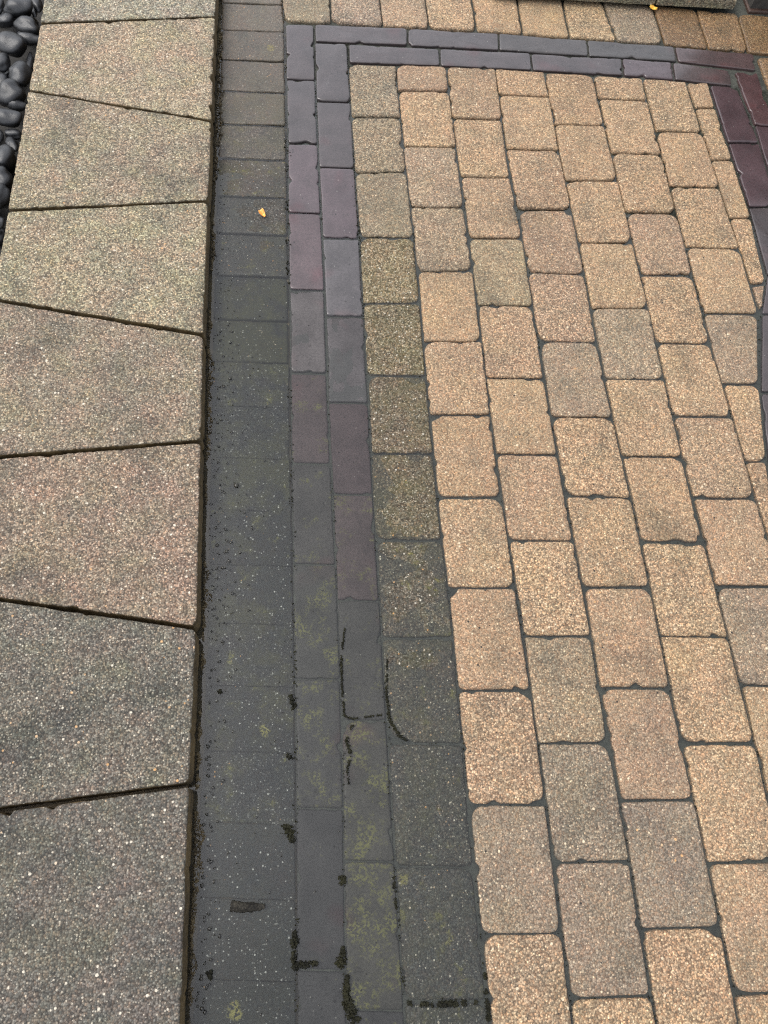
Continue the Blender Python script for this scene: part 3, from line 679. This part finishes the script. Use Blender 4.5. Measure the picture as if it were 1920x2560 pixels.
for r in range(14):
    for s in range(-1, 5):
        x = wl0.x + 0.215 * s + (0.1075 if r % 2 else 0.0)
        if x < wl0.x - 0.02 or x > wl0.x + 0.82: continue
        o = proto if first else bpy.data.objects.new("wall_brick", pm)
        if not first: COL.objects.link(o)
        first = False
        o.parent = wall; o.matrix_parent_inverse = Matrix.Identity(4)
        o.location = (x - wl0.x + 0.1025, 0.05 + jr(-.002, .002), 0.012 + r * 0.066)

# ------------------------------------------------------------------ small things lying about
def petal(name, px, py, z, size, ang, mat, label, cat):
    n = 9; v, f = [], []
    for side in (0, 1):
        for j in range(n):
            for i in range(n):
                u, w = i / (n - 1) * 2 - 1, j / (n - 1) * 2 - 1
                wid = (0.30 + 0.7 * (w + 1) / 2) * (1 - max(0, w - 0.35) ** 2 * 0.9)
                x, y = u * wid * 0.62, w * 0.75
                zz = 0.34 * u * u + 0.26 * w * w + 0.08 * noise.noise(Vector((u * 2, w * 2, px))) - (0.05 if side else 0)
                v.append((x * size, y * size, zz * size))
    for j in range(n - 1):
        for i in range(n - 1):
            a = j * n + i; f.append((a, a + 1, a + n + 1, a + n)); b_ = a + n * n; f.append((b_, b_ + n, b_ + n + 1, b_ + 1))
    per = [i for i in range(n)] + [j * n + n - 1 for j in range(1, n)] + [(n - 1) * n + i for i in range(n - 2, -1, -1)] + [j * n for j in range(n - 2, 0, -1)]
    for a, b_ in zip(per, per[1:] + per[:1]): f.append((b_, a, a + n * n, b_ + n * n))
    c = P(px, py, z); o = mesh_obj(name, v, f, mat); o.location = c; o.rotation_euler = (0.25, -0.2, ang)
    return tag(o, label, cat)
petal("fallen_petal", 657, 535, 0.005, 0.0145, 0.5, M_PET_O, "small orange petal fallen on the wet gutter course", "petal")
petal("fallen_leaf", 1631, 22, 0.016, 0.016, 1.2, M_PET_Y, "small curled yellow leaf lying in front of the stone step", "leaf")

CR_V, CR_F = pebble_geo(7, 5, 2.2, 0.45)
def crumb(V, Fc, c, r, hz):
    o = len(V); a = jr(0, 6.3); e = jr(0.5, 1); ca, sa = math.cos(a), math.sin(a)
    for vx, vy, vz in CR_V:
        X, Y = vx * r, vy * r * e
        V.append((c[0] + X * ca - Y * sa, c[1] + X * sa + Y * ca, c[2] + vz * r * hz))
    Fc.extend(tuple(i + o for i in ff) for ff in CR_F)
def clump(name, pts_px, label, cat, mat=M_CLUMP, h=0.006, dens=1.0, size=1.0):
    """a ragged little heap of wet crumbs along a polyline of (px, py, radius px)"""
    V, Fc = [], []
    for (x0, y0, r0), (x1, y1, r1) in zip(pts_px, pts_px[1:]):
        ln = math.hypot(x1 - x0, y1 - y0)
        m_ = max(4, int(ln * (r0 + r1) * 0.11 * dens))
        for j in range(m_):
            t = random.random(); r = r0 + (r1 - r0) * t; d = random.gauss(0, 0.42) * r
            if noise.noise(Vector((x0 * .05 + t * ln * 0.06, y0 * 0.05, 4))) < -0.22: continue
            x = x0 + (x1 - x0) * t - (y1 - y0) / ln * d + random.gauss(0, r * .12); y = y0 + (y1 - y0) * t + (x1 - x0) / ln * d + random.gauss(0, r * .12)
            k = max(0.0, 1 - (abs(d) / r) ** 2)
            c = P(x, y, 0.0)
            crumb(V, Fc, (c.x, c.y, h * k * jr(0.0, 0.8) + 0.0008), jr(0.0012, 0.0034) * (0.5 + 0.6 * k) * size, jr(0.6, 1.0))
    c = P(pts_px[len(pts_px) // 2][0], pts_px[len(pts_px) // 2][1], 0)
    return tag(mesh_obj(name, V, Fc, mat, origin=c), label, cat)
def stick(name, pts_px, label, cat, mat):
    """a short broken twig: knobbly tapering round bar, half sunk in the film"""
    V, Fc = [], []; k = 12; P3 = []
    for (x0, y0, r0), (x1, y1, r1) in zip(pts_px, pts_px[1:]):
        for j in range(8): t = j / 8; P3.append((x0 + (x1 - x0) * t, y0 + (y1 - y0) * t, r0 + (r1 - r0) * t))
    P3.append(pts_px[-1])
    for idx, (x, y, r) in enumerate(P3):
        c = P(x, y, 0.002); sc = (P(x + 10, y) - P(x, y)).length / 10
        a, b_ = P3[max(0, idx - 1)], P3[min(len(P3) - 1, idx + 1)]
        d = (P(b_[0], b_[1]) - P(a[0], a[1])).normalized(); nn = Vector((-d.y, d.x, 0))
        for i in range(k):
            an = 2 * math.pi * i / k; rr = r * sc * (1 + 0.22 * noise.noise(Vector((idx * 0.6, math.cos(an) * 1.5, math.sin(an) * 1.5))))
            V.append(tuple(c + nn * (math.cos(an) * rr) + Vector((0, 0, math.sin(an) * rr * 0.8))))
    for idx in range(len(P3) - 1):
        for i in range(k): Fc.append((idx * k + i, idx * k + (i + 1) % k, (idx + 1) * k + (i + 1) % k, (idx + 1) * k + i))
    Fc.append(tuple(range(k - 1, -1, -1))); Fc.append(tuple((len(P3) - 1) * k + i for i in range(k)))
    return tag(mesh_obj(name, V, Fc, mat, origin=P(pts_px[1][0], pts_px[1][1], 0)), label, cat)
stick("twig", [(577, 2265, 13), (600, 2268, 13), (640, 2268, 10), (662, 2266, 6)], "short stubby dark twig lying in the puddle near the slab edge", "twig", M_TWIG)
clump("dirt_and_dark_break", [(735, 2330, 10), (733, 2380, 9), (736, 2428, 6)], "crumbs standing in for a dark break in the reflection along the gutter joint, left arm of the L shaped lump", "dirt")  # joint lumps are added where hollows in the film break the sky reflection
clump("dirt_and_dark_break", [(740, 2412, 10), (765, 2412, 11), (798, 2408, 6)], "crumbs standing in for a dark break in the reflection across the end joint of a flooded brick", "dirt")
clump("dirt_and_dark_break", [(858, 2368, 4), (856, 2400, 16), (848, 2412, 18)], "rounded crumb lump standing in for a dark hollow in the water film between the two flooded brick rows", "dirt")
clump("dirt_and_dark_break", [(868, 2438, 5), (866, 2490, 11), (876, 2530, 20), (892, 2552, 16)], "largest crumb lump standing in for a dark hollow in the water film at the photo's bottom edge between brick rows", "dirt")
clump("dirt_and_dark_break", [(1020, 2508, 6), (1080, 2512, 8), (1130, 2508, 10), (1192, 2506, 5)], "long strip of crumbs standing in for a dark break in the reflection in the lowest joint of the wet block column", "dirt")
clump("dirt_and_dark_break", [(712, 2062, 12), (724, 2082, 17), (733, 2106, 6)], "pointed crumb lump standing in for a dark hollow in the water film beside the gutter joint, above the L shaped one", "dirt")
clump("dirt_and_dark_break", [(858, 2188, 9), (857, 2205, 12), (860, 2216, 6)], "small oval crumb lump standing in for a dark hollow in the water film in the joint between the brick rows", "dirt")
clump("dirt_and_dark_break", [(728, 1738, 5), (731, 1762, 9), (738, 1770, 10)], "small green-black crumb lump standing in for a dark hollow in the water film at the corner of a mossy brick by the gutter", "dirt")
clump("dirt_and_dark_break", [(722, 1885, 6), (724, 1896, 9)], "tiny crumb lump standing in for a dark hollow in the water film in the gutter joint beside the most mossy brick", "dirt")
clump("dirt_and_dark_break", [(523, 2430, 9), (526, 2448, 6)], "small round dark speck of dirt floating near the slab at the bottom", "dirt")
clump("dirt_and_dark_break", [(545, 1728, 9), (552, 1732, 8)], "small dark crumb with pale bits floating beside the slab edge", "dirt")
clump("joint_crumb_line", [(862, 1570, 3), (853, 1640, 4), (855, 1720, 4), (861, 1790, 4), (880, 1797, 3), (955, 1787, 3)], "thin dark crumb line along the left and lower edge of a brick in the puddle", "moss", h=0.002, dens=2.4, size=0.55)  # thin dark lines of crumbs drawn along the joints
clump("joint_crumb_line", [(968, 1650, 3), (966, 1730, 4), (974, 1800, 6), (1000, 1842, 6), (1020, 1852, 3)], "dark crumb line curving round the lower left corner of a wet block", "moss", h=0.002, dens=2.4, size=0.55)
clump("joint_crumb_line", [(882, 1812, 4), (866, 1850, 7), (878, 1890, 6), (868, 1920, 3), (872, 1960, 3)], "dark crumb line round the top corner of a mossy brick", "moss", h=0.002, dens=2.4, size=0.55)
clump("joint_crumb_line", [(985, 2190, 5), (988, 2230, 6), (991, 2272, 4)], "short dark crumb streak in the joint left of the lowest whole wet block", "moss", h=0.002, dens=2.4, size=0.55)
clump("joint_crumb_line", [(1212, 2432, 6), (1216, 2480, 7), (1222, 2560, 7)], "dark crumb line in the joint between wet and dry blocks at the bottom", "moss", h=0.002, dens=2.4, size=0.55)

# specks of grit floating along the slab and lying on the gutter
gv, gf = [], []
s8, f8 = pebble_geo(7, 5, 1.1, 0.3)
def speck(x, y, r):
    c = P(x, y, 0.0003); o = len(gv); a = jr(0, 6.3); e = jr(0.5, 1)
    for vx, vy, vz in s8:
        X, Y = vx * r, vy * r * e
        gv.append((c.x + X * math.cos(a) - Y * math.sin(a), c.y + X * math.sin(a) + Y * math.cos(a), c.z + vz * r * 0.5))
    gf.extend(tuple(i + o for i in ff) for ff in f8)
for k in range(420):
    y = jr(380, 1600); d = abs(random.gauss(0, 38)); e_ = lerp_poly(SR, y)
    speck(e_ + 26 + d, y, jr(0.0008, 0.0022))
for k in range(110): speck(jr(500, 720), jr(500, 2540), jr(0.0008, 0.0024))
for k in range(130):
    y = jr(820, 2540); speck(lerp_poly(SR, y) + 40 + abs(random.gauss(0, 26)), y, jr(0.0016, 0.0042))
for k in range(40): speck(jr(740, 1000), jr(900, 2540), jr(0.0006, 0.0016))
for x, y, r in ((575,946,.006),(664,1018,.005),(590,1213,.008),(630,1320,.005),(567,1378,.005),(538,1674,.004),(590,1674,.004),(583,1829,.004),(526,1855,.005),(558,1952,.005),(620,1461,.004),(505,2355,.003),(503,2440,.004),(571,2345,.003),(505,2523,.006)):
    speck(x, y, r * 0.8)
tag(mesh_obj("grit", gv, gf, M_SPECK), "scattered black specks of grit floating on the puddle", "grit", kind="stuff")

jv, jf = [], []
def along(poly_pts, n, spread, lo, hi):
    for k in range(n):
        i = random.randrange(len(poly_pts) - 1); t = random.random()
        (x0, y0), (x1, y1) = poly_pts[i], poly_pts[i + 1]
        x, y = x0 + (x1 - x0) * t, y0 + (y1 - y0) * t
        if noise.noise(Vector((x * 0.012, y * 0.012, 3.3))) < -0.05: continue
        c = P(x + random.gauss(0, spread), y + random.gauss(0, spread * .5), 0); r = jr(lo, hi)
        crumb(jv, jf, (c.x, c.y, rise(c.y) - 0.0008), r, 0.8)
for ci in range(7): along(B[ci], 520 if ci == 0 else 260, 3.0, 0.0008, 0.0024)
along(BS, 520, 3.5, 0.0008, 0.0026); along(BM, 300, 2.5, 0.0007, 0.0022); along(B8, 160, 3.0, 0.0008, 0.0022)
for ci, joints in enumerate(COLS):
    for (yl, yr) in joints[1:-1]:
        along([(lerp_poly(B[ci], yl), yl), (lerp_poly(B[ci + 1], yr), yr)], 10, 2.5, 0.0007, 0.0020)
for i in range(len(JS)):
    if 1 < i < 9: along([(SLX(JS[i][0]), JS[i][0]), (lerp_poly(SR, JS[i][1]), JS[i][1])], 0, 2, 0.001, 0.002)
tag(mesh_obj("joint_grit", jv, jf, M_CLUMP), "dark wet grit and moss crumbs scattered along the paving joints", "grit", kind="stuff")

# brown crumbs added along the slab foot, imitating the ragged dark reflection
ev, ef = [], []
for k in range(3600):
    y = jr(-60, 2700); q = P(lerp_poly(SR, y), y, SLZ)
    gate = noise.noise(Vector((q.y * 9, 1.7, 0))) + 0.5 * noise.noise(Vector((q.y * 40, 4.7, 0)))
    reach = max(0.0, 0.007 + gate * 0.022)
    if gate < -0.2: continue
    crumb(ev, ef, (q.x + 0.004 + jr(0, 1) * reach, q.y, jr(-0.002, 0.0012) + rise(q.y) * 0.7), jr(0.001, 0.0030), 0.7)
tag(mesh_obj("edge_reflection_crumbs", ev, ef, M_MUD_REFL), "added brown crumbs standing in for the ragged dark reflection along the foot of the slabs", "crumbs", kind="stuff")
